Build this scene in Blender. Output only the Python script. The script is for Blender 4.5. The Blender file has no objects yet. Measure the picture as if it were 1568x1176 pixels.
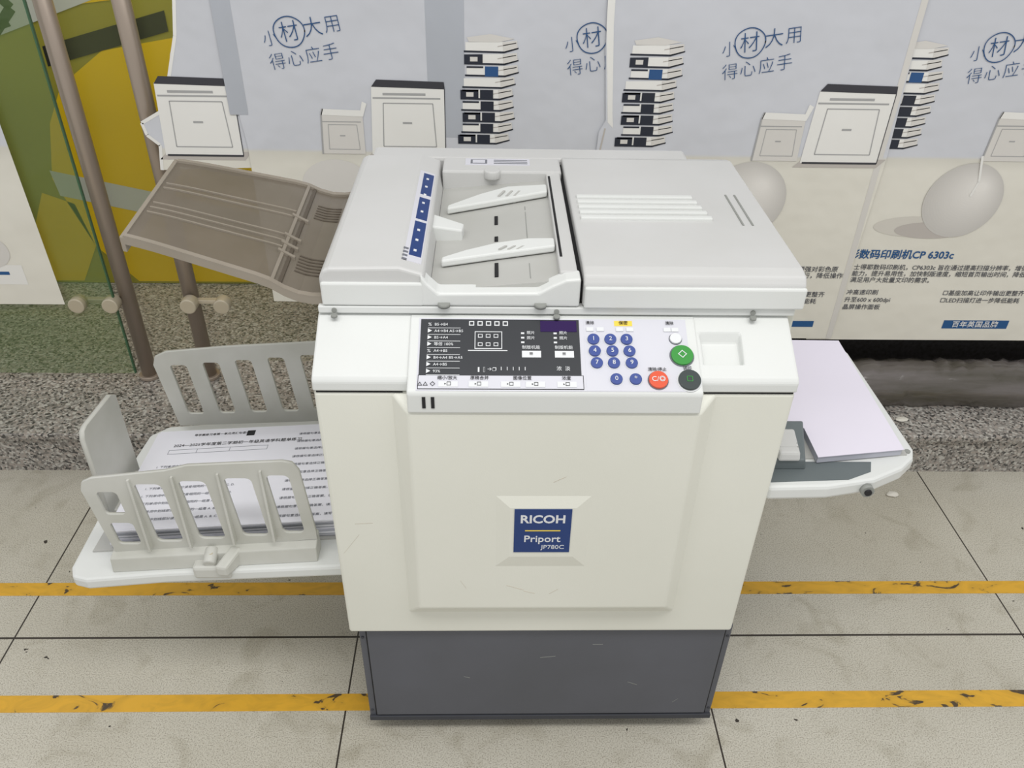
import bpy, bmesh, math, random
from mathutils import Matrix, Vector
random.seed(4)
S = bpy.context.scene
S.view_settings.view_transform = 'Standard'

# ------------------------------------------------------------ materials
def lin1(c):
    c /= 255.0
    return c / 12.92 if c <= 0.04045 else ((c + 0.055) / 1.055) ** 2.4
def lin(c):
    return (lin1(c[0]), lin1(c[1]), lin1(c[2]), 1)

def M(name, rgb, rough=.5, var=.06, scale=6, bump=0, bscale=80, metal=0, alpha=1, spec=.4, stretch=None):
    m = bpy.data.materials.new(name); m.use_nodes = True
    nt = m.node_tree; n = nt.nodes; l = nt.links
    b = n['Principled BSDF']
    b.inputs['Roughness'].default_value = rough
    b.inputs['Metallic'].default_value = metal
    b.inputs['Alpha'].default_value = alpha
    b.inputs['Specular IOR Level'].default_value = spec
    g = n.new('ShaderNodeNewGeometry')
    mp = n.new('ShaderNodeMapping')
    if stretch: mp.inputs['Scale'].default_value = stretch
    l.new(g.outputs['Position'], mp.inputs['Vector'])
    nz = n.new('ShaderNodeTexNoise'); nz.inputs['Scale'].default_value = scale; nz.inputs['Detail'].default_value = 6
    l.new(mp.outputs['Vector'], nz.inputs['Vector'])
    r = n.new('ShaderNodeValToRGB')
    c = lin(rgb)
    r.color_ramp.elements[0].position = .3; r.color_ramp.elements[1].position = .65
    r.color_ramp.elements[0].color = (c[0]*(1-var), c[1]*(1-var), c[2]*(1-var*1.2), 1)
    r.color_ramp.elements[1].color = c
    l.new(nz.outputs['Fac'], r.inputs['Fac']); l.new(r.outputs['Color'], b.inputs['Base Color'])
    if bump:
        n2 = n.new('ShaderNodeTexNoise'); n2.inputs['Scale'].default_value = bscale
        l.new(mp.outputs['Vector'], n2.inputs['Vector'])
        bp = n.new('ShaderNodeBump'); bp.inputs['Strength'].default_value = bump; bp.inputs['Distance'].default_value = .004
        l.new(n2.outputs['Fac'], bp.inputs['Height']); l.new(bp.outputs['Normal'], b.inputs['Normal'])
    return m

cream = M('cream_plastic', (232, 232, 222), .42, .05, 3, .05, 500)
creamd = M('cream_plastic_dirty', (222, 222, 211), .5, .10, 5)
white = M('offwhite_plastic', (224, 226, 224), .42, .05, 4, .05, 500)
lidgrey = M('lid_grey_plastic', (206, 206, 205), .42, .06, 5, .05, 500)
midgrey = M('tray_grey_plastic', (186, 186, 182), .5, .08, 8)
fence = M('fence_grey_plastic', (206, 206, 200), .5, .14, 9)
fenced = M('fence_dark_grey', (150, 152, 148), .5, .1, 9)  # darker grey shared by screws, studs, scuffs, slots and grooves
dark = M('seam_dark', (28, 28, 30), .7)
steel = M('stand_grey_steel', (95, 97, 105), .5, .14, 4, .05, 300)
steeld = M('stand_dark_steel', (64, 66, 73), .55, .1)
panelblk = M('panel_black', (56, 58, 62), .35)
label = M('label_lavender', (214, 214, 222), .4, .02)
inkw = M('ink_white', (226, 228, 230), .5, .01)
inkk = M('ink_black', (30, 30, 34), .5, .01)
inkb = M('ink_blue_pen', (36, 78, 126), .6, .02)
navy = M('navy_blue', (34, 62, 122), .4, .06)
keyblue = M('key_blue', (66, 84, 150), .35, .05)
green = M('button_green', (62, 150, 66), .35, .05)
red = M('button_red', (226, 92, 62), .35, .05)
charcoal = M('button_charcoal', (62, 70, 70), .35)
yellowk = M('label_yellow', (244, 214, 84), .4, .02)
purple = M('display_purple', (46, 22, 80), .15)
smoke = M('smoked_plastic', (126, 117, 105), .18, .12, 12, alpha=.76)
smoked = M('smoked_plastic_rib', (160, 151, 138), .18, .1, 12, alpha=.85)
smokek = M('smoked_plastic_fold', (98, 89, 78), .3, .1, 12, alpha=.9)
metal = M('brushed_metal', (172, 158, 146), .34, .12, 6, metal=.4, stretch=(1, 1, .2))
bolt = M('bolt_metal', (198, 188, 168), .35, .1, metal=.3)
paper = M('paper_white', (232, 232, 240), .7, .02)
paperv = M('paper_lilac', (230, 225, 238), .7, .02)
paperline = M('paper_edge_grey', (182, 184, 194), .8, .05)
ink = M('ink_grey', (120, 122, 130), .8, .02)
scuff = M('scuff_mark', (206, 198, 184), .7, .1, 40)
glassm = M('green_glass', (112, 140, 84), .06, .05, alpha=.26, spec=.5)
glassc = M('clear_glass', (160, 170, 110), .06, .05, alpha=.07, spec=.5)
glasse = M('glass_edge', (70, 110, 80), .2, .05, alpha=.8)
grdk = M('graphite_plastic', (106, 114, 116), .45, .08)
rubber = M('rubber_black', (30, 30, 32), .7)

# floor tiles
def floor_mat():
    m = bpy.data.materials.new('speckled_floor_tile'); m.use_nodes = True
    nt = m.node_tree; n = nt.nodes; l = nt.links; b = n['Principled BSDF']
    g = n.new('ShaderNodeNewGeometry'); sp = n.new('ShaderNodeSeparateXYZ'); l.new(g.outputs['Position'], sp.inputs[0])
    def grout(out, off, w):
        a = n.new('ShaderNodeMath'); a.operation = 'ADD'; a.inputs[1].default_value = off; l.new(out, a.inputs[0])
        p = n.new('ShaderNodeMath'); p.operation = 'PINGPONG'; p.inputs[1].default_value = .4; l.new(a.outputs[0], p.inputs[0])
        c = n.new('ShaderNodeMath'); c.operation = 'LESS_THAN'; c.inputs[1].default_value = w; l.new(p.outputs[0], c.inputs[0])
        return c.outputs[0]
    gx = grout(sp.outputs['X'], 8.311, .0019); gy = grout(sp.outputs['Y'], 8 - 1.231, .0028)
    mx = n.new('ShaderNodeMath'); mx.operation = 'MAXIMUM'; l.new(gx, mx.inputs[0]); l.new(gy, mx.inputs[1])
    n1 = n.new('ShaderNodeTexNoise'); n1.inputs['Scale'].default_value = 360; n1.inputs['Detail'].default_value = 2
    l.new(g.outputs['Position'], n1.inputs['Vector'])
    r1 = n.new('ShaderNodeValToRGB'); e = r1.color_ramp.elements
    e[0].position = .32; e[0].color = lin((166, 160, 147)); e[1].position = .5; e[1].color = lin((209, 205, 192))
    e2 = e.new(.68); e2.color = lin((217, 214, 203))
    l.new(n1.outputs['Fac'], r1.inputs['Fac'])
    def smudge(scale, lo, p0, p1, dist=0):
        n2 = n.new('ShaderNodeTexNoise'); n2.inputs['Scale'].default_value = scale; n2.inputs['Detail'].default_value = 9; n2.inputs['Distortion'].default_value = dist
        l.new(g.outputs['Position'], n2.inputs['Vector'])
        r2 = n.new('ShaderNodeValToRGB'); r2.color_ramp.elements[0].position = p0; r2.color_ramp.elements[1].position = p1
        r2.color_ramp.elements[0].color = (*lo, 1); r2.color_ramp.elements[1].color = (1, 1, 1, 1)
        l.new(n2.outputs['Fac'], r2.inputs['Fac']); return r2.outputs[0]
    s1 = smudge(2.2, (.80, .785, .75), .3, .7); s2 = smudge(9, (.84, .83, .80), .30, .46, 1.2)
    mu = n.new('ShaderNodeMixRGB'); mu.blend_type = 'MULTIPLY'; mu.inputs[0].default_value = 1
    l.new(r1.outputs[0], mu.inputs[1]); l.new(s1, mu.inputs[2])
    mu2 = n.new('ShaderNodeMixRGB'); mu2.blend_type = 'MULTIPLY'; mu2.inputs[0].default_value = 1
    l.new(mu.outputs[0], mu2.inputs[1]); l.new(s2, mu2.inputs[2])
    n3 = n.new('ShaderNodeTexNoise'); n3.inputs['Scale'].default_value = 38; l.new(g.outputs['Position'], n3.inputs['Vector'])
    g3 = n.new('ShaderNodeMath'); g3.operation = 'GREATER_THAN'; g3.inputs[1].default_value = .755; l.new(n3.outputs['Fac'], g3.inputs[0])
    mm = n.new('ShaderNodeMath'); mm.operation = 'MAXIMUM'; l.new(mx.outputs[0], mm.inputs[0]); l.new(g3.outputs[0], mm.inputs[1])
    mg = n.new('ShaderNodeMixRGB'); l.new(mm.outputs[0], mg.inputs[0]); l.new(mu2.outputs[0], mg.inputs[1]); mg.inputs[2].default_value = lin((58, 52, 46))
    l.new(mg.outputs[0], b.inputs['Base Color']); b.inputs['Roughness'].default_value = .34
    b.inputs['Specular IOR Level'].default_value = .4
    return m
def granite_mat():
    m = bpy.data.materials.new('grey_granite'); m.use_nodes = True
    nt = m.node_tree; n = nt.nodes; l = nt.links; b = n['Principled BSDF']
    g = n.new('ShaderNodeNewGeometry')
    v = n.new('ShaderNodeTexVoronoi'); v.inputs['Scale'].default_value = 170; l.new(g.outputs['Position'], v.inputs['Vector'])
    sp = n.new('ShaderNodeSeparateXYZ'); l.new(v.outputs['Color'], sp.inputs[0])
    r = n.new('ShaderNodeValToRGB'); r.color_ramp.interpolation = 'CONSTANT'; e = r.color_ramp.elements
    e[0].position = 0; e[0].color = lin((76, 74, 72)); e[1].position = .14; e[1].color = lin((124, 120, 115))
    for p, c in ((.38, (156, 152, 146)), (.62, (164, 155, 147)), (.82, (190, 187, 180))):
        q = e.new(p); q.color = lin(c)
    l.new(sp.outputs[0], r.inputs['Fac']); l.new(r.outputs[0], b.inputs['Base Color']); b.inputs['Roughness'].default_value = .4
    return m
def tape_mat():
    m = bpy.data.materials.new('worn_yellow_tape'); m.use_nodes = True
    nt = m.node_tree; n = nt.nodes; l = nt.links; b = n['Principled BSDF']
    g = n.new('ShaderNodeNewGeometry')
    mp = n.new('ShaderNodeMapping'); mp.inputs['Scale'].default_value = (.5, 1, 1); l.new(g.outputs['Position'], mp.inputs[0])
    a = n.new('ShaderNodeTexNoise'); a.inputs['Scale'].default_value = 22; a.inputs['Detail'].default_value = 8; a.inputs['Distortion'].default_value = 2
    l.new(mp.outputs[0], a.inputs['Vector'])
    r = n.new('ShaderNodeValToRGB'); e = r.color_ramp.elements
    e[0].position = .35; e[0].color = lin((78, 64, 44)); e[1].position = .38; e[1].color = lin((208, 160, 48))
    q = e.new(.6); q.color = lin((224, 172, 50))
    l.new(a.outputs['Fac'], r.inputs['Fac']); l.new(r.outputs[0], b.inputs['Base Color']); b.inputs['Roughness'].default_value = .5
    return m
def poster_mat(name, zc, top, low):
    m = bpy.data.materials.new(name); m.use_nodes = True
    nt = m.node_tree; n = nt.nodes; l = nt.links; b = n['Principled BSDF']
    g = n.new('ShaderNodeNewGeometry'); sp = n.new('ShaderNodeSeparateXYZ'); l.new(g.outputs['Position'], sp.inputs[0])
    mr = n.new('ShaderNodeMapRange'); mr.inputs[1].default_value = zc - .5; mr.inputs[2].default_value = zc + .5
    l.new(sp.outputs['Z'], mr.inputs[0])
    r = n.new('ShaderNodeValToRGB'); e = r.color_ramp.elements
    e[0].position = 0; e[0].color = lin(low)
    e[1].position = 1; e[1].color = lin(top)
    for p, c in ((.47, tuple(x*.985 for x in low)), (.503, tuple(x*.93 for x in low)), (.51, tuple(x*1.03 for x in top))):
        q = e.new(p); q.color = lin(c)
    l.new(mr.outputs[0], r.inputs['Fac'])
    nz = n.new('ShaderNodeTexNoise'); nz.inputs['Scale'].default_value = 4; nz.inputs['Detail'].default_value = 3; l.new(g.outputs['Position'], nz.inputs['Vector'])
    bp = n.new('ShaderNodeBump'); bp.inputs['Strength'].default_value = .6; bp.inputs['Distance'].default_value = .03
    l.new(nz.outputs['Fac'], bp.inputs['Height']); l.new(bp.outputs[0], b.inputs['Normal'])
    l.new(r.outputs[0], b.inputs['Base Color']); b.inputs['Roughness'].default_value = .42; b.inputs['Specular IOR Level'].default_value = .35
    return m

# ------------------------------------------------------------ geometry helpers
def empty(name, loc=(0, 0, 0)):
    e = bpy.data.objects.new(name, None); e.empty_display_size = .1; S.collection.objects.link(e); e.location = loc
    return e
def mkobj(name, me, mats, parent=None, bevel=0, smooth=False, seg=2):
    if not isinstance(mats, (list, tuple)): mats = [mats]
    for m in mats: me.materials.append(m)
    o = bpy.data.objects.new(name, me); S.collection.objects.link(o)
    if parent: o.parent = parent
    if smooth:
        for p in me.polygons: p.use_smooth = True
    if bevel:
        b = o.modifiers.new('bev', 'BEVEL'); b.width = bevel; b.segments = seg; b.limit_method = 'ANGLE'; b.angle_limit = math.radians(25)
    return o
def from_vf(name, vs, fs, mats, parent=None, bevel=0, smooth=False, seg=2, mi=None):
    bm = bmesh.new(); bv = [bm.verts.new(v) for v in vs]
    for i, f in enumerate(fs):
        try:
            ff = bm.faces.new([bv[k] for k in f])
            if mi: ff.material_index = mi[i]
        except ValueError: pass
    bmesh.ops.recalc_face_normals(bm, faces=bm.faces)
    me = bpy.data.meshes.new(name); bm.to_mesh(me); bm.free()
    return mkobj(name, me, mats, parent, bevel, smooth, seg)
def hexa(name, bot, top, mat, parent=None, bevel=0, seg=2):
    return from_vf(name, list(bot) + list(top), [(0, 1, 2, 3), (4, 5, 6, 7), (0, 1, 5, 4), (1, 2, 6, 5), (2, 3, 7, 6), (3, 0, 4, 7)], mat, parent, bevel, False, seg)
def box(name, x0, x1, y0, y1, z0, z1, mat, parent=None, bevel=0, seg=2):
    return hexa(name, [(x0, y0, z0), (x1, y0, z0), (x1, y1, z0), (x0, y1, z0)], [(x0, y0, z1), (x1, y0, z1), (x1, y1, z1), (x0, y1, z1)], mat, parent, bevel, seg)
def extr(name, pts, a, b, axis, mat, parent=None, bevel=0, seg=2):
    f = {'x': lambda p, t: (t, p[0], p[1]), 'y': lambda p, t: (p[0], t, p[1]), 'z': lambda p, t: (p[0], p[1], t)}[axis]
    n = len(pts); vs = [f(p, a) for p in pts] + [f(p, b) for p in pts]
    fs = [tuple(range(n)), tuple(range(n, 2*n))] + [(i, (i+1) % n, n+(i+1) % n, n+i) for i in range(n)]
    return from_vf(name, vs, fs, mat, parent, bevel, False, seg)
def cyl(name, p0, p1, r, mat, parent=None, r2=None, seg=28, bevel=0):
    p0 = Vector(p0); p1 = Vector(p1); d = p1 - p0; r2 = r if r2 is None else r2
    q = d.to_track_quat('Z', 'Y').to_matrix(); vs = []
    for (c, rr) in ((p0, r), (p1, r2)):
        for i in range(seg):
            t = 2*math.pi*i/seg; vs.append(c + q @ Vector((math.cos(t)*rr, math.sin(t)*rr, 0)))
    fs = [tuple(range(seg)), tuple(range(seg, 2*seg))] + [(i, (i+1) % seg, seg+(i+1) % seg, seg+i) for i in range(seg)]
    o = from_vf(name, vs, fs, mat, parent, bevel)
    for p in o.data.polygons: p.use_smooth = len(p.vertices) == 4
    return o
def tomesh(o):
    dg = bpy.context.evaluated_depsgraph_get(); dg.update()
    me = bpy.data.meshes.new_from_object(o.evaluated_get(dg)); return me
def rrect(x0, x1, y0, y1, r, skew=0, n=4):
    pts = []
    for cx, cy, a0 in ((x1-r, y1-r, 0), (x0+r, y1-r, 90), (x0+r, y0+r, 180), (x1-r, y0+r, 270)):
        for i in range(n+1):
            a = math.radians(a0 + 90*i/n); px = cx+r*math.cos(a); py = cy+r*math.sin(a)
            pts.append((px + skew*(py-y0), py))
    return pts
def plate(name, outer, holes, th, mw, mat, parent=None, bevel=.0015):
    cu = bpy.data.curves.new(name, 'CURVE'); cu.dimensions = '2D'; cu.fill_mode = 'BOTH'; cu.extrude = th/2
    for ring in [outer] + list(holes):
        sp = cu.splines.new('POLY'); sp.points.add(len(ring)-1)
        for i, p in enumerate(ring): sp.points[i].co = (p[0], p[1], 0, 1)
        sp.use_cyclic_u = True
    o = bpy.data.objects.new(name+'_c', cu); S.collection.objects.link(o)
    me = tomesh(o); bpy.data.objects.remove(o); me.transform(mw); me.name = name
    bm = bmesh.new(); bm.from_mesh(me); bmesh.ops.remove_doubles(bm, verts=bm.verts, dist=1e-5)
    bmesh.ops.recalc_face_normals(bm, faces=bm.faces); bm.to_mesh(me); bm.free()
    me.materials.clear()
    return mkobj(name, me, mat, parent)
def T(name, body, loc, size, mat, rot=(90, 0, 0), parent=None, align='CENTER', off=0, spacing=1, ext=.0002):
    cu = bpy.data.curves.new(name, 'FONT'); cu.body = body; cu.size = size; cu.align_x = align; cu.align_y = 'CENTER'
    cu.extrude = ext; cu.offset = off; cu.space_character = spacing; cu.resolution_u = 3
    cu.materials.append(mat)
    o = bpy.data.objects.new(name, cu); S.collection.objects.link(o)
    o.location = loc; o.rotation_euler = [math.radians(a) for a in rot]
    if parent: o.parent = parent
    return o

# ------------------------------------------------------------ room
box('floor', -2.4, 2.8, -.6, 3.4, -.05, 0, floor_mat())
gr = granite_mat()
ledge = empty('granite_ledge')
box('riser', -2.4, 2.8, 1.825, 3.0, 0, .128, gr, ledge)
box('tread_slab', -2.4, 2.8, 1.805, 3.0, .130, .150, gr, ledge, .003)
tm = tape_mat()
for k, (a, b) in enumerate(((1.357, 1.397), (1.038, 1.079))):
    o = box('floor_marking_tape' if k == 0 else 'floor_marking_tape.001', -2.3, 2.7, a, b, 0.0, .0008, tm)
box('wall_back', -2.4, 2.8, 3.0, 3.1, 0, 2.6, M('dim_wall', (112, 110, 100), .8))

# glass balustrade with posts
bal = empty('glass_balustrade')
box('glass_pane_right', -1.066, -.15, 2.124, 2.132, .19, 1.75, glassc, bal)
box('glass_pane_left', -2.0, -1.078, 2.052, 2.060, .19, 1.75, glassm, bal)
box('glass_pane_edge', -1.0785, -1.0745, 2.0515, 2.0605, .19, 1.75, glasse, bal)
for i, x in enumerate((-1.055, -.872, .9, 1.9)):
    cyl(f'post_{i}', (x, 2.095, .15), (x, 2.095, 1.8), .022, metal, bal)
    cyl(f'post_flange_{i}', (x, 2.095, .15), (x, 2.095, .162), .032, metal, bal, bevel=.002)
cyl('handrail', (-2.2, 2.095, 1.8), (2.6, 2.095, 1.8), .03, metal, bal)
for i, x in enumerate((-1.18, -1.085, -.865, -.77)):
    cyl(f'glass_clamp_{i}', (x, 2.036, .43), (x, 2.072, .43), .023, bolt, bal, bevel=.003)
for i, (a, b) in enumerate(((-1.18, -1.075), (-.872, -.77))):
    box(f'clamp_arm_{i}', a, b, 2.066, 2.085, .424, .436, bolt, bal, .002)

class Flat:
    def __init__(s, y0): s.v = []; s.f = []; s.mi = []; s.m = []; s.y = y0; s.k = 0
    def poly(s, pts, mat, layer):
        if mat not in s.m: s.m.append(mat)
        b = len(s.v); y = s.y - layer*.0005
        s.v += [(p[0], y, p[1]) for p in pts]; s.f.append(tuple(range(b, b+len(pts)))); s.mi.append(s.m.index(mat))
    def rect(s, x0, x1, z0, z1, mat, layer): s.poly([(x0, z0), (x1, z0), (x1, z1), (x0, z1)], mat, layer)
    def ell(s, cx, cz, rx, rz, mat, layer, n=48, tilt=0):
        c, q = math.cos(tilt), math.sin(tilt)
        s.poly([(cx+rx*math.cos(t)*c-rz*math.sin(t)*q, cz+rx*math.cos(t)*q+rz*math.sin(t)*c) for t in [2*math.pi*i/n for i in range(n)]], mat, layer)
    def line(s, pts, w, mat, layer):
        for (a, b) in zip(pts, pts[1:]):
            d = Vector((b[0]-a[0], b[1]-a[1])); L = d.length
            if L < 1e-6: continue
            nx, nz = -d.y/L*w/2, d.x/L*w/2
            s.poly([(a[0]+nx, a[1]+nz), (b[0]+nx, b[1]+nz), (b[0]-nx, b[1]-nz), (a[0]-nx, a[1]-nz)], mat, layer)
    def build(s, name, parent=None):
        me = bpy.data.meshes.new(name); me.from_pydata(s.v, [], s.f)
        o = mkobj(name, me, s.m, parent)
        for i, p in enumerate(me.polygons): p.material_index = s.mi[i]
        me.update(); return o
# yellow advertising board behind the glass
olive = M('board_olive', (160, 152, 52), .6, .12, 3); yel = M('board_yellow', (240, 200, 12), .5, .08, 3)
gband = M('board_grey', (206, 208, 198), .6); blk = M('board_black', (34, 34, 30), .6)
yb = empty('yellow_sign_board')
box('panel', -2.3, -.35, 2.70, 2.74, .152, 1.7, olive, yb)
F = Flat(2.699)
F.poly([(-1.50, .55), (-1.45, .74), (-1.38, .86), (-1.22, .97), (-.5, 1.1), (-.5, .16), (-1.30, .16), (-1.42, .30)], yel, 1)
F.poly([(-1.28, 1.10), (-.5, 1.2), (-.5, 1.6), (-1.30, 1.6)], yel, 1)
F.poly([(-1.50, .58), (-.5, .36), (-.5, .27), (-1.49, .49)], gband, 2)
F.poly([(-1.50, .16), (-1.42, .30), (-1.45, .46), (-1.55, .50), (-1.72, .16)], yel, 1)
F.poly([(-1.72, 1.10), (-1.55, 1.0), (-1.2, 1.12), (-1.22, 1.5), (-1.62, 1.5)], gband, 2)
F.poly([(-1.40, .92), (-1.0, 1.03), (-1.0, 1.09), (-1.40, .98)], blk, 3)
F.line([(-1.62, 1.08), (-1.52, 1.16), (-1.46, 1.09), (-1.53, 1.02), (-1.58, 1.08)], .03, blk, 3)
F.line([(-1.66, .99), (-1.48, 1.05)], .025, blk, 3)
F.build('printed_face', yb)

# ------------------------------------------------------------ posters
pm = poster_mat('poster_print', .885, (201, 203, 209), (229, 226, 215))
pwhite = M('poster_white', (235, 234, 230), .5, .03); pgrey = M('poster_grey', (168, 168, 168), .5, .03)
plg = M('poster_lightgrey', (216, 213, 208), .5, .03); pdark = M('poster_dark', (60, 60, 66), .5, .03)
pbook = M('poster_binder_dark', (40, 44, 56), .5, .03); pbblue = M('poster_binder_blue', (44, 84, 134), .5, .03)
pband = M('poster_tape_grey', (180, 184, 192), .35, .05); pnavy = M('poster_navy', (34, 86, 140), .5, .03)
ptext = M('poster_text', (84, 86, 94), .6)
NE = 20
eggs = [M(f'poster_egg_{i}', (200+1.7*i, 197+1.7*i, 192+1.7*i), .5, .0) for i in range(NE)]
shd = M('poster_printed_shade', (190, 184, 178), .5, .02); shd2 = M('poster_printed_shade_light', (212, 208, 199), .5, .02)

def printer(F, cx, bz, s=1, L=1, light=False):
    W = plg if light else pwhite
    P = lambda pts: [(cx+p[0]*s, bz+p[1]*s) for p in pts]
    if not light:
        F.poly(P([(-.115, -.012), (.10, -.012), (.12, .01), (-.09, .012)]), shd, L)
    F.poly(P([(-.098, 0), (.098, 0), (.098, .175), (-.088, .178)]), W, L+1)
    if not light:
        F.poly(P([(-.088, .176), (.10, .172), (.098, .190), (-.074, .194)]), pdark, L+2)
        F.poly(P([(-.06, .155), (.05, .155), (.05, .161), (-.06, .161)]), pgrey, L+2)
        F.line(P([(-.093, 0), (.098, 0)]), .005*s, pdark, L+2)
        F.line(P([(.098, 0), (.099, .172)]), .002*s, pdark, L+2)
    else:
        F.poly(P([(-.088, .178), (.10, .172), (.12, .23), (.1, .24), (.09, .2), (-.08, .205)]), pwhite, L+2)
        F.line(P([(-.098, 0), (-.088, .178), (-.08, .205)]), .004, pgrey, L+2)
    F.line(P([(-.086, .148), (.088, .148)]), .004*s, pgrey, L+2)
    F.line(P([(-.06, .135), (.068, .135), (.074, .022), (-.066, .022), (-.06, .135)]), .0025*s, pgrey, L+2)
    F.poly(P([(-.012, .082), (.012, .082), (.012, .087), (-.012, .087)]), pgrey, L+2)
def stack(F, cx, bz, L=1):
    n = 9; h = .0275
    for i in range(n):
        z = bz + i*h; j = random.uniform(-.007, .007); x = cx + j - .01*(i == 0)
        F.poly([(x-.062, z), (x+.03, z+.001), (x+.062, z+.010), (x+.060, z+h), (x+.025, z+h-.003), (x-.062, z+h-.005)], pwhite, L)
        F.poly([(x-.066, z), (x+.03, z-.001), (x+.064, z+.009), (x+.064, z+.012), (x+.03, z+.003), (x-.066, z+.004)], pbook, L+1)
        if i % 9 in (0, 2, 4, 7):
            F.poly([(x-.066, z), (x-.022, z), (x-.022, z+h-.004), (x-.066, z+h-.005)], pbook, L+2)
            F.poly([(x-.052, z+.007), (x-.034, z+.007), (x-.034, z+h-.010), (x-.052, z+h-.010)], plg, L+3)
        if i % 9 in (0, 2, 4, 1, 3, 6):
            F.poly([(x-.018, z), (x+.014, z), (x+.014, z+h-.004), (x-.018, z+h-.004)], pbook if i != 6 else pbblue, L+2)
            F.poly([(x-.062, z+h-.008), (x-.022, z+h-.008), (x-.022, z+h-.004), (x-.062, z+h-.004)], pbook, L+2)
        F.line([(x+.014, z+h*.5), (x+.058, z+h*.8)], .002, shd, L+1)
        F.poly([(x+.028, z+.001), (x+.062, z+.010), (x+.060, z+h), (x+.026, z+h-.004)], plg, L+1)
    F.poly([(cx-.05, bz+n*h-.004), (cx+.02, bz+n*h-.004), (cx+.058, bz+n*h+.004), (cx+.0, bz+n*h+.014), (cx-.055, bz+n*h+.006)], plg, L+1)
def handtext(x, z, y, parent, full=True):
    for i, (ch, dx, dz, s) in enumerate((('\u5c0f', -.074, -.018, .034), ('\u6750', -.028, -.003, .044), ('\u5927', .028, .008, .042), ('\u7528', .074, .016, .038))):
        T('pen_char', ch, (x+dx, y, z+dz), s*1.12, inkb, (90, -9, 0), parent, off=-.0007)
    for i, (ch, dx, dz) in enumerate((('\u5f97', -.064, -.070), ('\u5fc3', -.022, -.062), ('\u5e94', .022, -.054), ('\u624b', .064, -.046))):
        T('pen_char', ch, (x+dx, y, z+dz), .041, inkb, (90, -9, 0), parent, off=-.0007)
    F = Flat(y)
    pts = [(x-.028+.036*math.cos(t)*(1+.04*math.sin(3*t)), z-.001+.034*math.sin(t)) for t in [2*math.pi*i/40 for i in range(42)]]
    F.line(pts, .0024, inkb, 1); F.build('pen_circle', parent)
def egg(F, cx, cz, L=1):
    F.ell(cx-.10, cz-.075, .12, .03, shd2, L); F.ell(cx-.06, cz-.085, .10, .024, shd, L+1)
    for i in range(NE):
        t = i/NE; F.v and None
        b = .106*(1-.9*t); c = .104*(1-.92*t)
        F.ell(cx+.034*t, cz+.042*t, b, c, eggs[i], L+2+i*.35, tilt=.3)

# torn strip at the left end
PA = empty('wall_poster'); F = Flat(2.036)
F.poly([(-.60, 1.42), (-.70, 1.42), (-.715, 1.30), (-.735, 1.22), (-.742, 1.16), (-.762, 1.12), (-.775, 1.07), (-.80, 1.03), (-.803, .99), (-.83, .975), (-.868, .955), (-.862, .925), (-.835, .90), (-.845, .835), (-.58, .845)], pm, 0)
F.line([(-.715, 1.30), (-.742, 1.16), (-.775, 1.07), (-.803, .99), (-.868, .955), (-.862, .925), (-.835, .90), (-.845, .835)], .008, pwhite, 1)
printer(F, -.728, .875, 1.0, 1)
F.build('sheet', PA)
# second poster
PB = empty('wall_poster.001'); F = Flat(2.032)
F.poly([(-.64, 1.42), (-.635, 1.1), (-.615, .9), (-.615, .455), (.40, .44), (.40, 1.42)], pm, 0)
F.rect(-.645, -.60, .98, 1.42, pband, 1)
F.rect(-.155, -.065, .93, 1.42, pband, 1)
printer(F, -.209, .885, .95, 2); printer(F, -.373, .885, .55, 2, True); stack(F, -.004, .915, 2)
F.ell(-.40, .80, .09, .07, eggs[10], 2)
F.build('sheet', PB); handtext(-.445, 1.175, 2.030, PB); handtext(.265, 1.172, 2.030, PB)
# third poster
PC = empty('wall_poster.002'); F = Flat(2.026)
F.poly([(.262, 1.42), (.270, 1.15), (.285, .98), (.27, .95), (.262, .80), (.262, .345), (1.0, .345), (1.012, .60), (1.02, .9), (1.0, 1.42)], pm, 0)
F.poly([(.262, 1.42), (.268, 1.2), (.29, .975), (.305, .96), (.30, 1.0), (.285, 1.2), (.28, 1.42)], pwhite, 1)
F.line([(.285, .96), (.27, .86)], .004, shd, 1)
stack(F, .392, .915, 2); printer(F, .896, .878, 1.02, 2); printer(F, .728, .882, .60, 2, True); egg(F, .675, .775, 2)
F.rect(.994, 1.010, .345, 1.42, plg, 1)
F.rect(.86, .945, .385, .405, pnavy, 2)
F.build('sheet', PC); handtext(.640, 1.168, 2.024, PC)
for i, (t, z) in enumerate((('\u589e\u5f3a\u5bf9\u5f69\u8272\u539f', .572), ('\u8fd0\u884c\uff0c\u964d\u4f4e\u64cd\u4f5c', .552), ('\u8f93\u51fa\u66f4\u6574\u9f50', .492), ('\u964d\u4f4e\u80fd\u8017', .470))):
    T('small_print', t, (.86, 2.0245, z), .019, ptext, (90, 0, 0), PC, 'LEFT')
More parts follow.
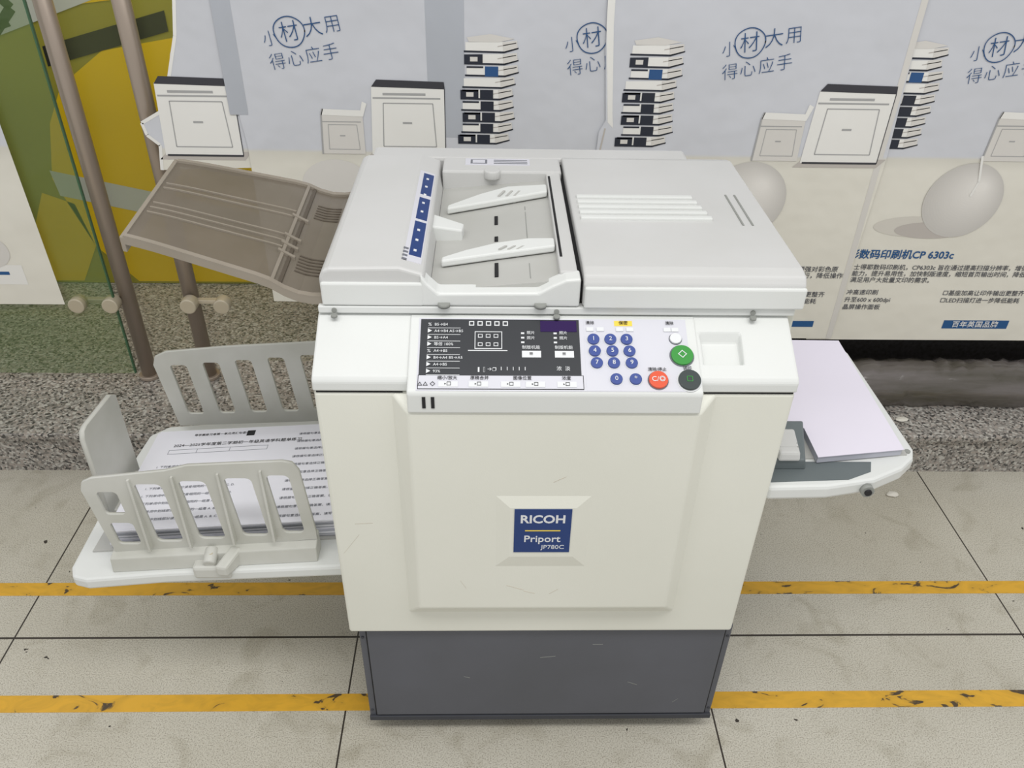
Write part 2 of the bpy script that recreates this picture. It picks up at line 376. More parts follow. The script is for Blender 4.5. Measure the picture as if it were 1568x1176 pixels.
# fourth poster
PD = empty('wall_poster.003'); F = Flat(2.034)
F.rect(.94, 2.4, .337, 1.42, pm, 0)
stack(F, 1.035, .915, 2); printer(F, 1.55, .878, 1.02, 2); printer(F, 1.335, .885, .62, 2, True); egg(F, 1.262, .775, 2)
F.rect(1.335, 1.53, .378, .406, pnavy, 2)
F.line([(1.27, .90), (1.285, .83), (1.275, .79)], .006, pwhite, 12)
F.build('sheet', PD); handtext(1.245, 1.165, 2.032, PD)
T('heading', '\u5f69\u6570\u7801\u5370\u5237\u673aCP 6303c', (.995, 2.0325, .615), .030, pnavy, (90, 0, 0), PD, 'LEFT', off=.0005)
for i, (t, x, z) in enumerate((('\u58eb\u5f97\u8036\u6570\u7801\u5370\u5237\u673a\uff0cCP6303c \u65e8\u5728\u901a\u8fc7\u63d0\u9ad8\u626b\u63cf\u5206\u8fa8\u7387\uff0c\u589e\u5f3a\u5bf9\u5f69\u8272\u539f', 1.02, .576),
                              ('\u80fd\u529b\uff0c\u63d0\u5347\u6613\u7528\u6027\uff0c\u52a0\u5feb\u5236\u7248\u901f\u5ea6\uff0c\u7f29\u77ed\u9996\u9875\u8f93\u51fa\u65f6\u95f4\uff0c\u964d\u4f4e\u64cd\u4f5c', 1.02, .556),
                              ('\u6ee1\u8db3\u7528\u6237\u5927\u6279\u91cf\u6587\u5370\u7684\u9700\u6c42\u3002', 1.02, .536), ('\u51b2\u9ad8\u901f\u5370\u5237', 1.02, .496), ('\u5347\u81f3600 x 600dpi', 1.02, .472), ('\u6676\u5c4f\u64cd\u4f5c\u9762\u677f', 1.02, .448),
                              ('\u25a1\u57fa\u5ea7\u52a0\u9ad8\u8ba9\u5370\u4ef6\u8f93\u51fa\u66f4\u6574\u9f50', 1.30, .496), ('\u25a1LED\u626b\u63cf\u706f\u8fdb\u4e00\u6b65\u964d\u4f4e\u80fd\u8017', 1.30, .472))):
    T('small_print', t, (x, 2.0325, z), .0185, ptext, (90, 0, 0), PD, 'LEFT')
T('banner_text', '\u767e\u5e74\u82f1\u56fd\u54c1\u724c', (1.43, 2.0315, .392), .022, inkw, (90, 0, 0), PD, off=.0003, spacing=1.1)
# far left poster
PE = empty('wall_poster.004'); F = Flat(2.036)
F.poly([(-2.1, .437), (-1.208, .437), (-1.225, 1.42), (-2.1, 1.42)], pm, 0)
F.rect(-2.1, -1.29, .50, .56, pwhite, 1); F.rect(-1.5, -1.33, .53, .54, pnavy, 2); F.ell(-1.37, .60, .06, .05, eggs[8], 2)
F.build('sheet', PE)

# plastic wrapped bundle on the ledge
wrap = M('dark_plastic_wrap', (112, 106, 104), .2, .6, 7, .9, 14, spec=.6, stretch=(.35, 3, 3))
wb = empty('plastic_wrapped_bundle')
vs = []; fs = []; n = 70; prof = [(1.950, .152), (1.938, .185), (1.945, .222), (1.965, .252), (2.01, .272), (2.045, .262), (2.050, .152)]
for i in range(n+1):
    x = .50 + 1.7*i/n
    for (y, z) in prof:
        vs.append((x, y + random.uniform(-.006, .006), z + (random.uniform(-.006, .006) if z > .16 else 0)))
k = len(prof)
for i in range(n):
    for j in range(k-1): fs.append((i*k+j, i*k+j+1, (i+1)*k+j+1, (i+1)*k+j))
fs += [tuple(range(k)), tuple(range(n*k, n*k+k))]
from_vf('wrapped_roll', vs, fs, wrap, wb, smooth=True)
hat = M('mesh_dark', (50, 47, 48), .6, .6, 90)
box('kick_board', .3, 2.4, 2.135, 2.150, .15, .36, hat, empty('perforated_kick_board'))

# ------------------------------------------------------------ stand cabinet
st = empty('copier_stand_cabinet')
box('carcass', -.2475, .467, .992, 1.58, .045, .341, steel, st, .003)
box('front_door', -.232, .452, .988, .9915, .062, .332, steel, st, .001)
box('door_gap', -.2345, .4545, .9905, .9918, .058, .336, dark, st)
box('bottom_rail', -.2475, .467, .986, .992, .045, .058, steeld, st, .001)
for i, x in enumerate((-.2415, .4605)):
    for z in (.075, .31): cyl(f'rivet_{i}', (x, .992, z), (x, .9905, z), .003, steeld, st, seg=10)
for i, (x, z, dx, dz) in enumerate(((.10, .25, .03, .004), (.30, .16, -.02, .01), (-.05, .19, .012, -.004), (.2, .29, .02, 0), (.38, .10, .01, .012))):
    hexa(f'scuff_{i}', [(x, .9877, z), (x+dx, .9877, z+dz), (x+dx, .9877, z+dz+.0012), (x, .9877, z+.0012)], [(x, .989, z), (x+dx, .989, z+dz), (x+dx, .989, z+dz+.0012), (x, .989, z+.0012)], fenced, st)
for i, (x, y) in enumerate(((-.2, 1.05), (.42, 1.05), (-.2, 1.52), (.42, 1.52))):
    cyl(f'caster_{i}', (x-.012, y, .022), (x+.012, y, .022), .022, rubber, st)
    box(f'caster_bracket_{i}', x-.018, x+.018, y-.014, y+.014, .024, .046, steeld, st)

# ------------------------------------------------------------ photocopier
C = empty('photocopier')
XL, XR = -.2614, .4585
box('lower_body', XL, XR, .977, 1.60, .343, .897, cream, C, .006, 3)
box('core', XL+.004, XR-.004, .982, 1.59, .89, .905, dark, C)
box('core_b', XL+.004, XR-.004, 1.082, 1.59, .96, .994, dark, C)
deck = extr('deck', [(.974, .900), (.974, .917), (.979, .924), (1.073, .976), (1.60, .977), (1.60, .900)], XL, XR, 'x', white, None, 0)
cut = hexa('cut', [(.320, 1.001, .921), (.377, 1.001, .921), (.377, 1.042, .943), (.320, 1.042, .943)],
           [(.311, .988, .99), (.385, .988, .99), (.385, 1.056, .99), (.311, 1.056, .99)], white)
mod = deck.modifiers.new('b', 'BOOLEAN'); mod.object = cut; mod.operation = 'DIFFERENCE'; mod.solver = 'EXACT'
me = tomesh(deck); bpy.data.objects.remove(deck); bpy.data.objects.remove(cut); me.materials.clear()
mkobj('upper_deck', me, white, C, .003)
box('scanner_frame', XL+.002, XR+.006, 1.066, 1.61, .979, .991, white, C, .002)
for i, x in enumerate((-.235, .10, .40)):
    cyl(f'frame_screw_{i}', (x, 1.064, .985), (x, 1.067, .985), .004, fenced, C, seg=14)
    cyl(f'frame_peg_{i}', (x, 1.060, .9765), (x, 1.060, .981), .005, fenced, C, seg=14)
box('scanner_side', .452, .472, 1.08, 1.56, .93, .99, creamd, C, .003)
# feeder head
extr('feeder_head', [(-.254, .992), (-.254, 1.036), (-.248, 1.048), (-.238, 1.052), (-.135, 1.054), (-.099, 1.043), (-.092, 1.004), (-.092, .992)], 1.071, 1.555, 'y', lidgrey, C, .005, 3)
box('feeder_head_front_trim', -.252, -.10, 1.066, 1.074, .992, 1.030, white, C, .003)
def strip(name, y0, y1, a, b, mat, h=.0006):
    p = lambda t: (-.135+.036*t, 1.054-.011*t)
    (xa, za), (xb, zb) = p(a), p(b)
    return hexa(name, [(xa, y0, za-.002), (xb, y0, zb-.002), (xb, y1, zb-.002), (xa, y1, za-.002)], [(xa, y0, za+h), (xb, y0, zb+h), (xb, y1, zb+h), (xa, y1, za+h)], mat, C)
strip('feeder_label_base', 1.10, 1.47, .1, .85, label)
for i, (a, b) in enumerate(((1.36, 1.46), (1.255, 1.345), (1.12, 1.245))): strip(f'feeder_label_{i}', a, b, .30, .80, navy, .001)
for i in range(9):
    y = 1.135+.037*i; strip(f'label_print_{i}', y, y+.007, .46, .58, inkw, .0014)
for i in range(4): strip(f'label_tick_{i}', 1.10+.012*i, 1.105+.012*i, .05, .25, ink, .0014)
# document tray
box('tray_base', -.092, .134, 1.075, 1.57, .992, 1.004, lidgrey, C)
hexa('tray_surface', [(-.092, 1.085, .998), (.104, 1.085, .998), (.104, 1.495, .998), (-.092, 1.495, .998)],
     [(-.092, 1.085, 1.008), (.104, 1.085, 1.027), (.104, 1.495, 1.027), (-.092, 1.495, 1.008)], midgrey, C)
extr('tray_front_wall', [(-.104, .992), (-.104, 1.044), (-.094, 1.030), (-.078, 1.014), (.072, 1.016), (.092, 1.028), (.112, 1.038), (.134, 1.040), (.134, .992)], 1.066, 1.098, 'y', white, C, .004, 3)
box('tray_back_wall', -.093, .134, 1.492, 1.568, .995, 1.044, lidgrey, C, .004)
box('tray_right_band', .104, .131, 1.09, 1.50, .995, 1.040, lidgrey, C, .003)
box('band_slit', .107, .111, 1.14, 1.48, 1.036, 1.0406, dark, C)
cyl('back_bump', (.002, 1.495, 1.030), (.002, 1.495, 1.047), .016, lidgrey, C, bevel=.003)
def guide(nm, pts, h):
    n = len(pts)
    vs = [(x, y, 1.010+(x+.092)*.097) for x, y in pts] + [(x, y, 1.010+(x+.092)*.097 + h) for x, y in pts]
    fs = [tuple(range(n)), tuple(range(n, 2*n))] + [(i, (i+1) % n, n+(i+1) % n, n+i) for i in range(n)]
    from_vf(nm, vs, fs, white, C, .003)
guide('guide_rear', [(-.078, 1.362), (.0, 1.380), (.102, 1.405), (.102, 1.440), (.03, 1.445), (-.02, 1.420), (-.078, 1.378)], .012)
guide('guide_front', [(-.078, 1.155), (.0, 1.166), (.102, 1.178), (.102, 1.208), (.06, 1.215), (.01, 1.208), (-.04, 1.190), (-.078, 1.170)], .012)
for gi, (y0, dy) in enumerate(((1.395, .022), (1.176, .010))):
    for i in range(3):
        x = .012+.014*i
        hexa(f'guide_grip_{gi}_{i}', [(x, y0, 1.02), (x+.004, y0, 1.02), (x+.014, y0+dy, 1.02), (x+.010, y0+dy, 1.02)],
             [(x, y0, 1.0355), (x+.004, y0, 1.0355), (x+.014, y0+dy, 1.0365), (x+.010, y0+dy, 1.0365)], midgrey, C)
hexa('stopper', [(-.10, 1.262, 1.0), (-.048, 1.255, 1.0), (-.045, 1.282, 1.0), (-.10, 1.315, 1.0)], [(-.10, 1.262, 1.034), (-.048, 1.255, 1.030), (-.045, 1.282, 1.030), (-.10, 1.315, 1.034)], white, C, .003)
for i, (a, b) in enumerate(((1.112, 1.158), (1.238, 1.256), (1.305, 1.340))):
    hexa(f'guide_slot_{i}', [(.006, a, 1.01), (.012, a, 1.01), (.012, b, 1.01), (.006, b, 1.01)], [(.006, a, 1.0190), (.012, a, 1.0196), (.012, b, 1.0196), (.006, b, 1.0190)], dark, C)
for i, (a, b) in enumerate(((1.10, 1.15), (1.36, 1.375), (1.225, 1.35))):
    hexa(f'tray_groove_{i}', [(.06, a, 1.01), (.0612, a, 1.01), (.0612, b, 1.01), (.06, b, 1.01)], [(.06, a, 1.0234), (.0612, a, 1.0234), (.0612, b, 1.0234), (.06, b, 1.0234)], fenced, C)
for i, x in enumerate((-.07, .075)):
    cyl(f'front_stud_{i}', (x, 1.065, .993), (x, 1.065, .999), .009, fenced, C, seg=20)
# platen lid
extr('platen_lid', [(1.069, .992), (1.065, 1.030), (1.073, 1.043), (1.095, 1.047), (1.55, 1.049), (1.578, 1.042), (1.582, .992)], .1385, .473, 'x', lidgrey, C, .004, 3)
box('lid_front_trim', .140, .474, 1.060, 1.070, .993, 1.028, white, C, .003)
box('lid_seam', .1335, .139, 1.08, 1.57, .993, 1.03, dark, C)
for i in range(5):
    y = 1.262+.0225*i; xe = .372-.004*i
    box(f'lid_rib_{i}', .150, xe, y, y+.012, 1.045, 1.0525, white, C, .002)
for i, x in enumerate((.418, .434)):
    hexa(f'lid_slot_{i}', [(x, 1.245, 1.040), (x+.003, 1.245, 1.040), (x+.003, 1.375, 1.040), (x, 1.375, 1.040)],
         [(x, 1.245, 1.0490), (x+.003, 1.245, 1.0490), (x+.003, 1.375, 1.0494), (x, 1.375, 1.0494)], fenced, C)
box('hinge_cover', -.236, .395, 1.572, 1.635, .96, 1.041, lidgrey, C, .006)
box('rear_label', -.05, .075, 1.525, 1.56, 1.042, 1.0448, label, C)
for i in range(3): box(f'rear_label_line_{i}', .005, .07, 1.531+.009*i, 1.534+.009*i, 1.043, 1.0452, ink, C)
box('rear_label_icon', -.04, -.008, 1.531, 1.553, 1.043, 1.0451, ink, C); box('rear_label_icon_in', -.036, -.012, 1.534, 1.550, 1.0435, 1.0454, label, C)

# control panel
extr('control_panel', [(.95, .878), (.95, .912), (.953, .917), (1.062, .975), (1.072, .976), (1.072, .885), (.975, .878)], -.121, .311, 'x', white, C, .003, 3)
NV = Vector((0, -.469, .883))
def PP(a, b, h=0):
    r = b/117
    return Vector((-.121+a*.000975, .950+.115*r, .9152+.0612*r)) + NV*h
def pbox(nm, a0, a1, b0, b1, h, mat, h0=-.002):
    return hexa(nm, [PP(a0, b0, h0), PP(a1, b0, h0), PP(a1, b1, h0), PP(a0, b1, h0)], [PP(a0, b0, h), PP(a1, b0, h), PP(a1, b1, h), PP(a0, b1, h)], mat, C)
def pcyl(nm, a, b, r, h, mat, h0=0):
    return cyl(nm, PP(a, b, h0), PP(a, b, h), r, mat, C, bevel=.0008 if r > .004 else 0)
def ptxt(body, a, b, size, mat, h=.0026, align='CENTER', off=0):
    T('panel_text', body, PP(a, b, h), size, mat, (28, 0, 0), C, align, off)
pbox('panel_label_sheet', 14, 428, 3, 113, .0006, label)
pbox('panel_black_area', 17, 261, 25, 111, .0014, panelblk)
pbox('panel_lower_frame', 16, 264, 5, 26, .0011, inkk); pbox('panel_lower_strip', 17, 263, 6, 25, .0015, label)
pbox('display', 201, 257, 92, 109, .0022, purple)
for i in range(8):
    b = 102 - i*10.2
    ptxt('\u25b6' if i % 4 else '%', 31, b, .008, inkw)
    ptxt(['B5\u2192B4', 'A4\u2192B4 A5\u2192B5', 'B5\u2192A4', '\u7b49\u500d 100%', 'A4\u2192B5', 'B4\u2192A4 B5\u2192A5', 'A4\u2192B5', '93%'][i], 38, b, .0065, inkw, align='LEFT')
    pbox('row_rule', 28, 78, b-5.2, b-4.6, .0018, inkw)
for i in range(5):
    a = 91+13*i; pbox('icon', a, a+8, 101, 108, .0018, inkw); pbox('icon_in', a+1.5, a+6.5, 102.5, 106.5, .0021, panelblk)
pbox('diagram', 100, 142, 65, 92, .0018, inkw); pbox('diagram_in', 101.2, 140.8, 66.2, 90.8, .0021, panelblk)
for a, b in ((105, 82), (117, 82), (129, 82), (105, 69), (117, 69), (129, 69)):
    pbox('diagram_cell', a, a+7, b, b+5.5, .0024, inkw); pbox('diagram_cell_in', a+1, a+6, b+1, b+4.5, .0027, panelblk)
pbox('diagram_base', 90, 150, 62, 63.2, .0018, inkw)
ptxt('\u25ae\u25af\u2192\u2750', 118, 34, .008, inkw)
for a in (172, 222):
    pbox('button', a, a+29, 52, 62, .0030, inkw); ptxt('\u2261', a+14, 57, .010, inkk, .0034)
    ptxt('\u5236\u7248\u673a\u80fd', a+14, 67, .0068, inkw)
    for k in range(3):
        pbox('led', a-1, a+4, 88-k*7, 90.5-k*7, .0024, inkw)
        if k < 2: ptxt('\u7167\u7247', a+14, 89.5-k*8, .0062, inkw)
for i in range(5): pbox('density_tick', 140+9*i, 141+9*i, 33, 38, .0018, inkw)
ptxt('\u6d53  \u6de1', 234, 35, .008, inkw)
for a, t in ((60, '\u7f29\u5c0f/\u653e\u5927'), (108, '\u539f\u7a3f\u5408\u5e76'), (172, '\u56fe\u50cf\u4f4d\u7f6e'), (238, '\u6d53\u5ea6')): ptxt(t, a, 21, .0068, inkk)
for a in (47, 92, 140, 177, 224): pbox('flat_key', a, a+29, 8, 16, .0028, inkw); ptxt('\u25b8\u25a1', a+14, 12, .008, inkk, .0032)
ptxt('\u25b3\u25b3 \u25c7', 29, 12, .008, inkk)
pbox('pad_frame', 268, 426, 4, 112, .0009, label)
rows = ((80, (282, 308, 333)), (62, (283, 310, 336)), (44, (285, 311, 338)), (20, (313, 342)))
num = iter('1234567890*')
for b, aa in rows:
    for a in aa:
        pcyl('key_rim', a, b, .0104, .002, inkw); pcyl('key', a, b, .0090, .0055, keyblue); ptxt(next(num), a, b, .010, inkw, .0060)
pbox('yellow_label', 316, 344, 102, 110, .0014, yellowk); ptxt('\u4fdd\u5bc6', 330, 106, .007, inkk)
for a in (272, 288, 318, 334, 392, 404): pbox('mini_key', a, a+11, 93, 99, .003, inkw)
for a in (278, 402): ptxt('\u6e05\u9664', a, 106, .0065, inkk)
pcyl('small_button_rim', 409, 82, .0100, .002, ink); pcyl('small_button', 409, 82, .0088, .005, inkw)
pcyl('start_rim', 416, 56, .0185, .002, ink); pcyl('start_button', 416, 56, .0165, .006, green); ptxt('\u25c7', 416, 56, .014, inkw, .0065)
pcyl('stop_rim', 376, 19, .0155, .002, ink); pcyl('stop_button', 376, 19, .014, .006, red); ptxt('C/\u25ce', 376, 19, .011, inkw, .0065)
pcyl('print_rim', 423, 19, .0185, .002, inkw); pcyl('print_button', 423, 19, .0165, .006, charcoal); ptxt('\u25a2', 423, 19, .012, green, .0065)
ptxt('\u6e05\u9664/\u505c\u6b62', 376, 35, .0065, inkk); ptxt('\u8bd5\u5370', 422, 37, .0065, inkk)
for x in (-.099, -.086): box('tick_mark', x, x+.005, .9490, .951, .888, .908, inkk, C)
# front door
hexa('front_door', [(-.148, .979, .398), (.341, .979, .398), (.341, .979, .8965), (-.148, .979, .8965)],
     [(-.124, .953, .440), (.316, .953, .440), (.313, .953, .8755), (-.121, .953, .8755)], cream, C, .004, 3)
box('door_seam', -.120, .311, .957, .98, .8735, .8790, dark, C)
box('lip_seam_l', XL+.004, -.13, .9775, .98, .8960, .9010, dark, C); box('lip_seam_r', .32, XR-.004, .9775, .98, .8960, .9010, dark, C)
for i, (x, z, dx, dz, y) in enumerate(((.03, .50, .03, -.012, .9527), (-.22, .60, -.03, -.045, .9768), (-.225, .625, .03, .002, .9768), (.06, .485, .02, -.006, .9527), (.12, .49, -.015, -.012, .9527), (-.05, .512, .01, -.02, .9527), (.10, .74, .02, .012, .9527))):
    hexa(f'scratch_{i}', [(x, y, z), (x+dx, y, z+dz), (x+dx, y, z+dz+.0009), (x, y, z+.0009)], [(x, y+.001, z), (x+dx, y+.001, z+dz), (x+dx, y+.001, z+dz+.0009), (x, y+.001, z+.0009)], scuff, C)
# badge
hexa('badge_frame', [(.008, .9535, .5465), (.165, .9535, .5465), (.165, .9535, .7135), (.008, .9535, .7135)],
     [(.033, .9475, .578), (.140, .9475, .578), (.140, .9475, .690), (.033, .9475, .690)], cream, C, .001)
box('badge_plate', .040, .133, .9465, .949, .590, .688, navy, C)
T('badge_text', 'RICOH', (.0865, .9463, .6655), .024, inkw, (90, 0, 0), C, off=.0006)
box('badge_rule', .058, .116, .9461, .9466, .6395, .6415, yellowk, C)
T('badge_text', 'Priport', (.0865, .9463, .621), .021, inkw, (90, 0, 0), C, off=.0002)
T('badge_text', 'JP780C', (.105, .9463, .602), .013, inkw, (90, 0, 0), C)

# smoked output tray of the feeder
def so(u, v):
    FR = Vector((-.250, 1.085, .996)); BR = Vector((-.250, 1.43, 1.016)); BL = Vector((-.53, 1.345, 1.108)); FL = Vector((-.525, 1.085, 1.093))
    p = (FR*(1-v)+BR*v)*(1-u) + (FL*(1-v)+BL*v)*u
    p.z += -.010*math.sin(math.pi*min(1, u/.3)) if u < .3 else 0
    if u > .8: p.z += -.06*(u-.8)**2
    return p
def sheet(nm, u0, u1, v0, v1, z0, z1, mat, nu=14, nv=3):
    vs = []; fs = []
    for lay in (z0, z1):
        for i in range(nu+1):
            for j in range(nv+1):
                p = so(u0+(u1-u0)*i/nu, v0+(v1-v0)*j/nv); vs.append((p.x, p.y, p.z+lay))
    m = (nu+1)*(nv+1); id = lambda i, j, k: k*m+i*(nv+1)+j
    for i in range(nu):
        for j in range(nv):
            for k in (0, 1): fs.append((id(i, j, k), id(i+1, j, k), id(i+1, j+1, k), id(i, j+1, k)))
    for i in range(nu):
        for j in (0, nv): fs.append((id(i, j, 0), id(i+1, j, 0), id(i+1, j, 1), id(i, j, 1)))
    for j in range(nv):
        for i in (0, nu): fs.append((id(i, j, 0), id(i, j+1, 0), id(i, j+1, 1), id(i, j, 1)))
    return from_vf(nm, vs, fs, mat, C)
sheet('output_tray', 0, 1, 0, 1, -.002, .002, smoke)
sheet('output_tray_rim_front', 0, 1, -.03, .0, -.006, .008, smoked); sheet('output_tray_rim_rear', 0, 1, 1.0, 1.03, -.004, .006, smoked)
sheet('output_tray_rim_end', 1, 1.02, -.03, 1.03, -.018, .004, smoked)
sheet('output_tray_fold', .27, .285, 0, 1, .0, .006, smoked); sheet('output_tray_fold_b', .235, .25, .0, 1, .0, .005, smokek)
for i, v in enumerate((.30, .36, .42, .62, .68)): sheet(f'output_tray_rail_{i}', .29, .98, v, v+.010, .001, .0045, smoked)
for g in (.16, .70):
    for i in range(6): sheet('output_tray_vent', .06, .20, g+.028*i, g+.028*i+.010, .001, .0035, smokek, 3, 1)
for i, v in enumerate((.25, .33, .41, .62)): sheet(f'output_tray_clip_{i}', .215, .30, v, v+.02, .001, .007, smoked, 3, 1)

# delivery tray (left)
Z = lambda x: .425 + (x+.785)*.075
def tz(pts, th, nm, mat, dz=0, bev=.004):
    n = len(pts); vs = [(x, y, Z(x)+dz-th) for x, y in pts]+[(x, y, Z(x)+dz) for x, y in pts]
    fs = [tuple(range(n)), tuple(range(n, 2*n))] + [(i, (i+1) % n, n+(i+1) % n, n+i) for i in range(n)]
    return from_vf(nm, vs, fs, mat, C, bev)
tz([(-.262, 1.03), (-.60, 1.035), (-.745, 1.030), (-.775, 1.040), (-.787, 1.065), (-.79, 1.25), (-.775, 1.46), (-.74, 1.49), (-.262, 1.50)], .026, 'delivery_tray', white, 0, .006)
tz([(-.262, 1.10), (-.76, 1.10), (-.75, 1.45), (-.262, 1.45)], .004, 'delivery_tray_bed', midgrey, .003, 0)
MF = lambda y: Matrix(((1, 0, 0, 0), (0, 0, -1, y), (0, 1, 0, 0), (0, 0, 0, 1)))
out = [(-.318, .500), (-.318, .52), (-.330, .665), (-.340, .682), (-.356, .686), (-.52, .676), (-.56, .664), (-.69, .647), (-.708, .638), (-.714, .62), (-.706, .56), (-.692, .455)]
holes = []
for i, (x0, x1) in enumerate(((-.682, -.640), (-.610, -.562), (-.532, -.484), (-.452, -.404), (-.378, -.338))):
    zb = .485+.095*(x0+.692); zt = .615+.09*(x0+.692)
    if i == 0: holes += [rrect(x0, x1, zb, zb+.055, .008, -.08), rrect(x0-.004, x1-.010, zb+.075, zt, .008, -.08)]
    else: holes.append(rrect(x0, x1, zb, zt+.012, .010, -.08))
plate('front_side_fence', out, holes, .007, MF(1.068), fence, C)
for i, x in enumerate((-.622, -.546, -.466, -.392)):
    hexa(f'fence_rib_{i}', [(x-.002, 1.050, .475+.1*(x+.69)), (x+.002, 1.050, .475+.1*(x+.69)), (x+.002, 1.066, .475+.1*(x+.69)), (x-.002, 1.066, .475+.1*(x+.69))],
         [(x-.006, 1.060, .64+.09*(x+.69)), (x-.002, 1.060, .64+.09*(x+.69)), (x-.002, 1.066, .64+.09*(x+.69)), (x-.006, 1.066, .64+.09*(x+.69))], fence, C)
hexa('fence_foot', [(-.70, 1.045, Z(-.7)), (-.318, 1.045, Z(-.318)), (-.318, 1.085, Z(-.318)), (-.70, 1.085, Z(-.7))], [(-.70, 1.050, .462), (-.318, 1.050, .492), (-.318, 1.085, .505), (-.70, 1.085, .470)], fence, C, .002)
box('clamp_base', -.545, -.475, 1.028, 1.07, .432, .462, fence, C, .006)
cyl('clamp_knob', (-.512, 1.032, .468), (-.512, 1.062, .478), .012, fence, C, bevel=.003)
hexa('clamp_lever', [(-.50, 1.022, .448), (-.478, 1.018, .448), (-.455, 1.06, .448), (-.478, 1.065, .448)], [(-.50, 1.022, .472), (-.478, 1.018, .472), (-.455, 1.06, .486), (-.478, 1.065, .486)], fence, C, .005)
cyl('clamp_pin', (-.51, 1.045, .474), (-.51, 1.045, .484), .004, bolt, C)
out = [(-.27, .475), (-.27, .685), (-.38, .678), (-.56, .666), (-.69, .652), (-.715, .64), (-.722, .62), (-.70, .455)]
holes = []
for i in range(6):
    x0 = -.675+.0705*i; zb = .487+.04*(x0+.7); h = rrect(x0, x0+.036, zb, zb+.132+.004*i, .008, -.10)
    if max(p[0] for p in h) < -.28: holes.append(h)
plate('rear_side_fence', out, holes, .008, MF(1.462), fence, C)
MX = Matrix(((0, 0, 1, -.752), (1, 0, 0, 0), (0, 1, 0, 0), (0, 0, 0, 1)))
plate('end_fence', [(1.175, .44), (1.178, .64), (1.186, .655), (1.20, .658), (1.31, .648), (1.325, .638), (1.325, .44)], [], .010, MX, fence, C)
box('end_fence_foot', -.757, -.73, 1.19, 1.31, .43, .452, fence, C, .003)

# printed paper stack on the delivery tray
ps = empty('printed_paper_stack')
def pz(x): return Z(x)+.0035
for i in range(12):
    a = random.uniform(-.003, .003); b = random.uniform(-.003, .003); z0 = .0038*i
    p = [(-.268, 1.105+b), (-.722+a, 1.105+b), (-.722+a, 1.402+b), (-.268, 1.402+b)]
    hexa(f'sheets_{i}', [(x, y, pz(x)+z0) for x, y in p], [(x, y, pz(x)+z0+.0034) for x, y in p], paper if i % 2 else paperline, ps)
ztop = .0038*12
def pr(nm, x0, x1, y0, y1, mat=ink):
    hexa(nm, [(x, y, pz(x)+ztop-.0002) for x, y in ((x0, y0), (x1, y0), (x1, y1), (x0, y1))], [(x, y, pz(x)+ztop+.0004) for x, y in ((x0, y0), (x1, y0), (x1, y1), (x0, y1))], mat, ps)
hexa('top_sheet', [(x, y, pz(x)+ztop-.0006) for x, y in ((-.268, 1.103), (-.716, 1.108), (-.72, 1.405), (-.268, 1.400))], [(x, y, pz(x)+ztop) for x, y in ((-.268, 1.103), (-.716, 1.108), (-.72, 1.405), (-.268, 1.400))], paper, ps)
pr('code_square', -.525, -.508, 1.375, 1.392, inkk)
def pt(body, x, y, size, mat=inkk, al='LEFT'):
    T('print', body, (x, y, pz(x)+ztop+.0005), size, mat, (0, -4.3, 0), ps, al, ext=.0001)
pt('2024\u20142025\u5b66\u5e74\u5ea6\u7b2c\u4e8c\u5b66\u671f\u521d\u4e00\u5e74\u7ea7\u82f1\u8bed\u5b66\u79d1\u9898\u5355\u7ec3\u4e60', -.675, 1.352, .0115)
pt('\u5bfc\u5b66\u6848\u7ec3\u4e60\u5377\u7b2c\u4e00\u5355\u5143\u8bcd\u6c47\u4e0e\u8bed\u6cd5', -.64, 1.385, .008)
for i in range(8):
    pt('1. \u4e0b\u5217\u5355\u8bcd\u4e2d\u5212\u7ebf\u90e8\u5206\u8bfb\u97f3\u76f8\u540c\u7684\u4e00\u7ec4\u662f A. B. C. D.', -.69, 1.13+.022*i, .008, ink)
for i in range(11):
    pt('\u8bf7\u6839\u636e\u53e5\u610f\u9009\u62e9\u6b63\u786e\u7b54\u6848\uff0c\u586b\u5199', -.41, 1.12+.025*i, .008, ink)
for y in (1.325, 1.338): pr('table_rule', -.68, -.47, y, y+.0008)
for x in (-.68, -.62, -.55, -.47): pr('table_rule', x, x+.0008, 1.325, 1.339)

# feed table (right)
def fl(pts, z0, z1, nm, mat, bev=.004, par=None):
    return extr(nm, pts, z0, z1, 'z', mat, par or C, bev)
fl([(.459, .985), (.56, .988), (.645, 1.005), (.705, 1.035), (.735, 1.062), (.745, 1.085), (.742, 1.40), (.72, 1.44), (.459, 1.46)], .672, .700, 'feed_table', white, .006)
fl([(.459, .998), (.60, 1.005), (.645, 1.025), (.655, 1.05), (.459, 1.05)], .690, .7012, 'feed_table_recess', grdk, 0)
fl([(.459, 1.052), (.725, 1.068), (.728, 1.40), (.459, 1.43)], .69, .7025, 'feed_table_bed', midgrey, 0)
cyl('feed_table_pivot', (.632, .992, .684), (.632, 1.002, .684), .011, fenced, C); cyl('feed_table_pivot_pin', (.632, .989, .684), (.632, .994, .684), .006, inkk, C)
cyl('feed_table_screw', (.730, 1.078, .699), (.730, 1.078, .7025), .005, fenced, C)
hexa('feed_side_fence', [(.475, 1.030, .70), (.535, 1.030, .70), (.555, 1.12, .70), (.475, 1.12, .70)], [(.475, 1.030, .722), (.530, 1.030, .722), (.550, 1.118, .738), (.475, 1.118, .738)], grdk, C, .003)
hexa('feed_fence_knob', [(.482, 1.025, .722), (.520, 1.025, .722), (.524, 1.085, .722), (.482, 1.085, .722)], [(.484, 1.029, .738), (.518, 1.029, .738), (.522, 1.083, .748), (.484, 1.083, .748)], lidgrey, C, .004)
for i in range(5):
    y = 1.042+.008*i; box('knob_groove', .486, .518, y, y+.0015, .738, .7405+.0012*i, fenced, C)
box('feed_latch', .459, .474, 1.10, 1.15, .775, .80, creamd, C, .003)
rp = empty('blank_paper_stack')
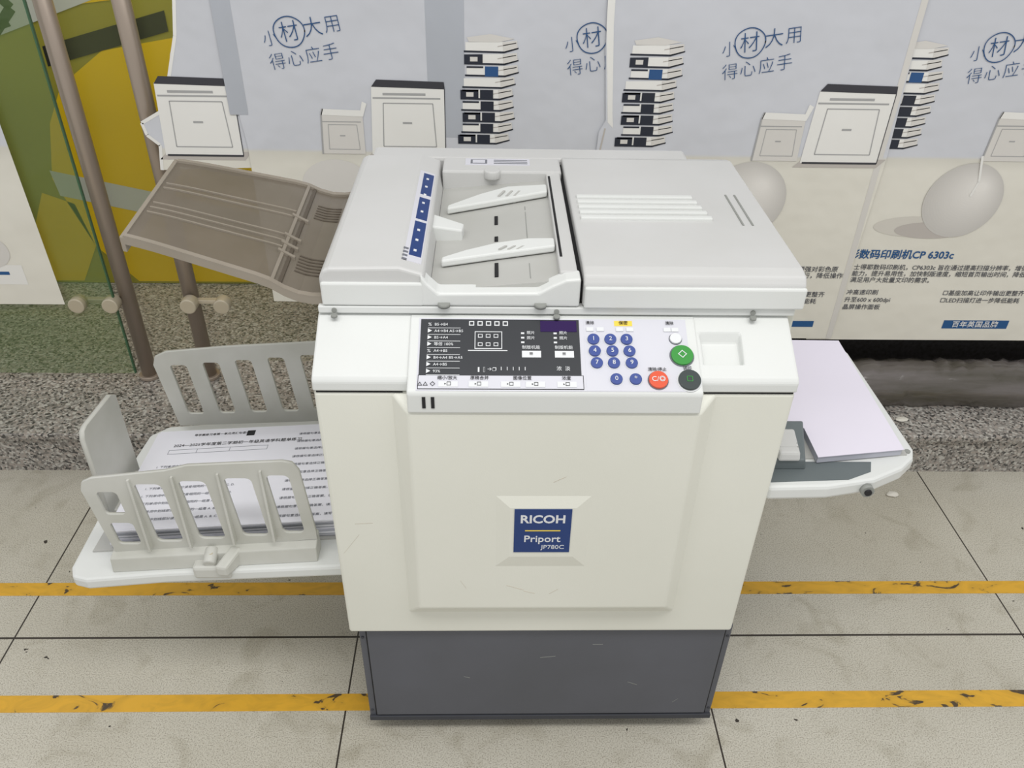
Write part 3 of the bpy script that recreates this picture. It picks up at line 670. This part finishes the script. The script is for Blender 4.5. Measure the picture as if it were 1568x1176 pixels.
fl([(.558, 1.045), (.712, 1.066), (.722, 1.415), (.475, 1.42), (.475, 1.125), (.558, 1.125)], .7030, .7160, 'sheets', paperline, 0, rp)
fl([(.557, 1.043), (.714, 1.064), (.724, 1.417), (.475, 1.42), (.475, 1.123), (.558, 1.123)], .7162, .7172, 'top_sheet', paperv, 0, rp)

# debris
db = M('debris_white', (226, 222, 212), .7)
for i, (x, y, z, s) in enumerate(((1.17, 1.72, 0, .018), (1.22, 1.88, .1505, .018))):
    bm = bmesh.new(); bmesh.ops.create_icosphere(bm, subdivisions=2, radius=s)
    for v in bm.verts:
        v.co *= random.uniform(.8, 1.15); v.co.z *= .28; v.co.y *= .6
    mz = min(v.co.z for v in bm.verts)
    me = bpy.data.meshes.new('crumpled_paper_scrap'); bm.to_mesh(me); bm.free()
    o = mkobj('crumpled_paper_scrap' if i == 0 else 'crumpled_paper_scrap.001', me, db); o.location = (x, y, z-mz)

# ------------------------------------------------------------ light
w = bpy.data.worlds.new('World'); S.world = w; w.use_nodes = True
w.node_tree.nodes['Background'].inputs[0].default_value = (.99, .99, .985, 1); w.node_tree.nodes['Background'].inputs[1].default_value = .64
def area(nm, loc, rot, sx, sy, p, col=(1, .99, .97)):
    L = bpy.data.lights.new(nm, 'AREA'); L.shape = 'RECTANGLE'; L.size = sx; L.size_y = sy; L.energy = p; L.color = col
    o = bpy.data.objects.new(nm, L); S.collection.objects.link(o); o.location = loc; o.rotation_euler = [math.radians(a) for a in rot]
area('ceiling_light', (-.4, .1, 3.0), (14, 0, 0), 2.6, .5, 24)
area('ceiling_light.001', (1.0, .1, 3.0), (14, 0, 0), 2.6, .5, 20)
area('board_fill_light', (-1.3, 2.3, 2.3), (12, 0, 0), 1.2, .15, 5)  # added fill lamp, brightens the yellow board behind the glass

# ------------------------------------------------------------ camera
cam = bpy.data.cameras.new('camera'); co = bpy.data.objects.new('camera', cam); S.collection.objects.link(co)
cam.sensor_width = 36; cam.lens = 28.49; cam.clip_start = .02
X = Vector((.99964, -.00445, -.02683)).normalized(); Zc = Vector((.01908, .81781, .57519)).normalized()
Yc = Zc.cross(X).normalized(); X = Yc.cross(Zc)
R = Matrix((X, Yc, Zc))
co.matrix_world = Matrix.Translation((0, 0, 1.6)) @ R.to_4x4()
S.camera = co
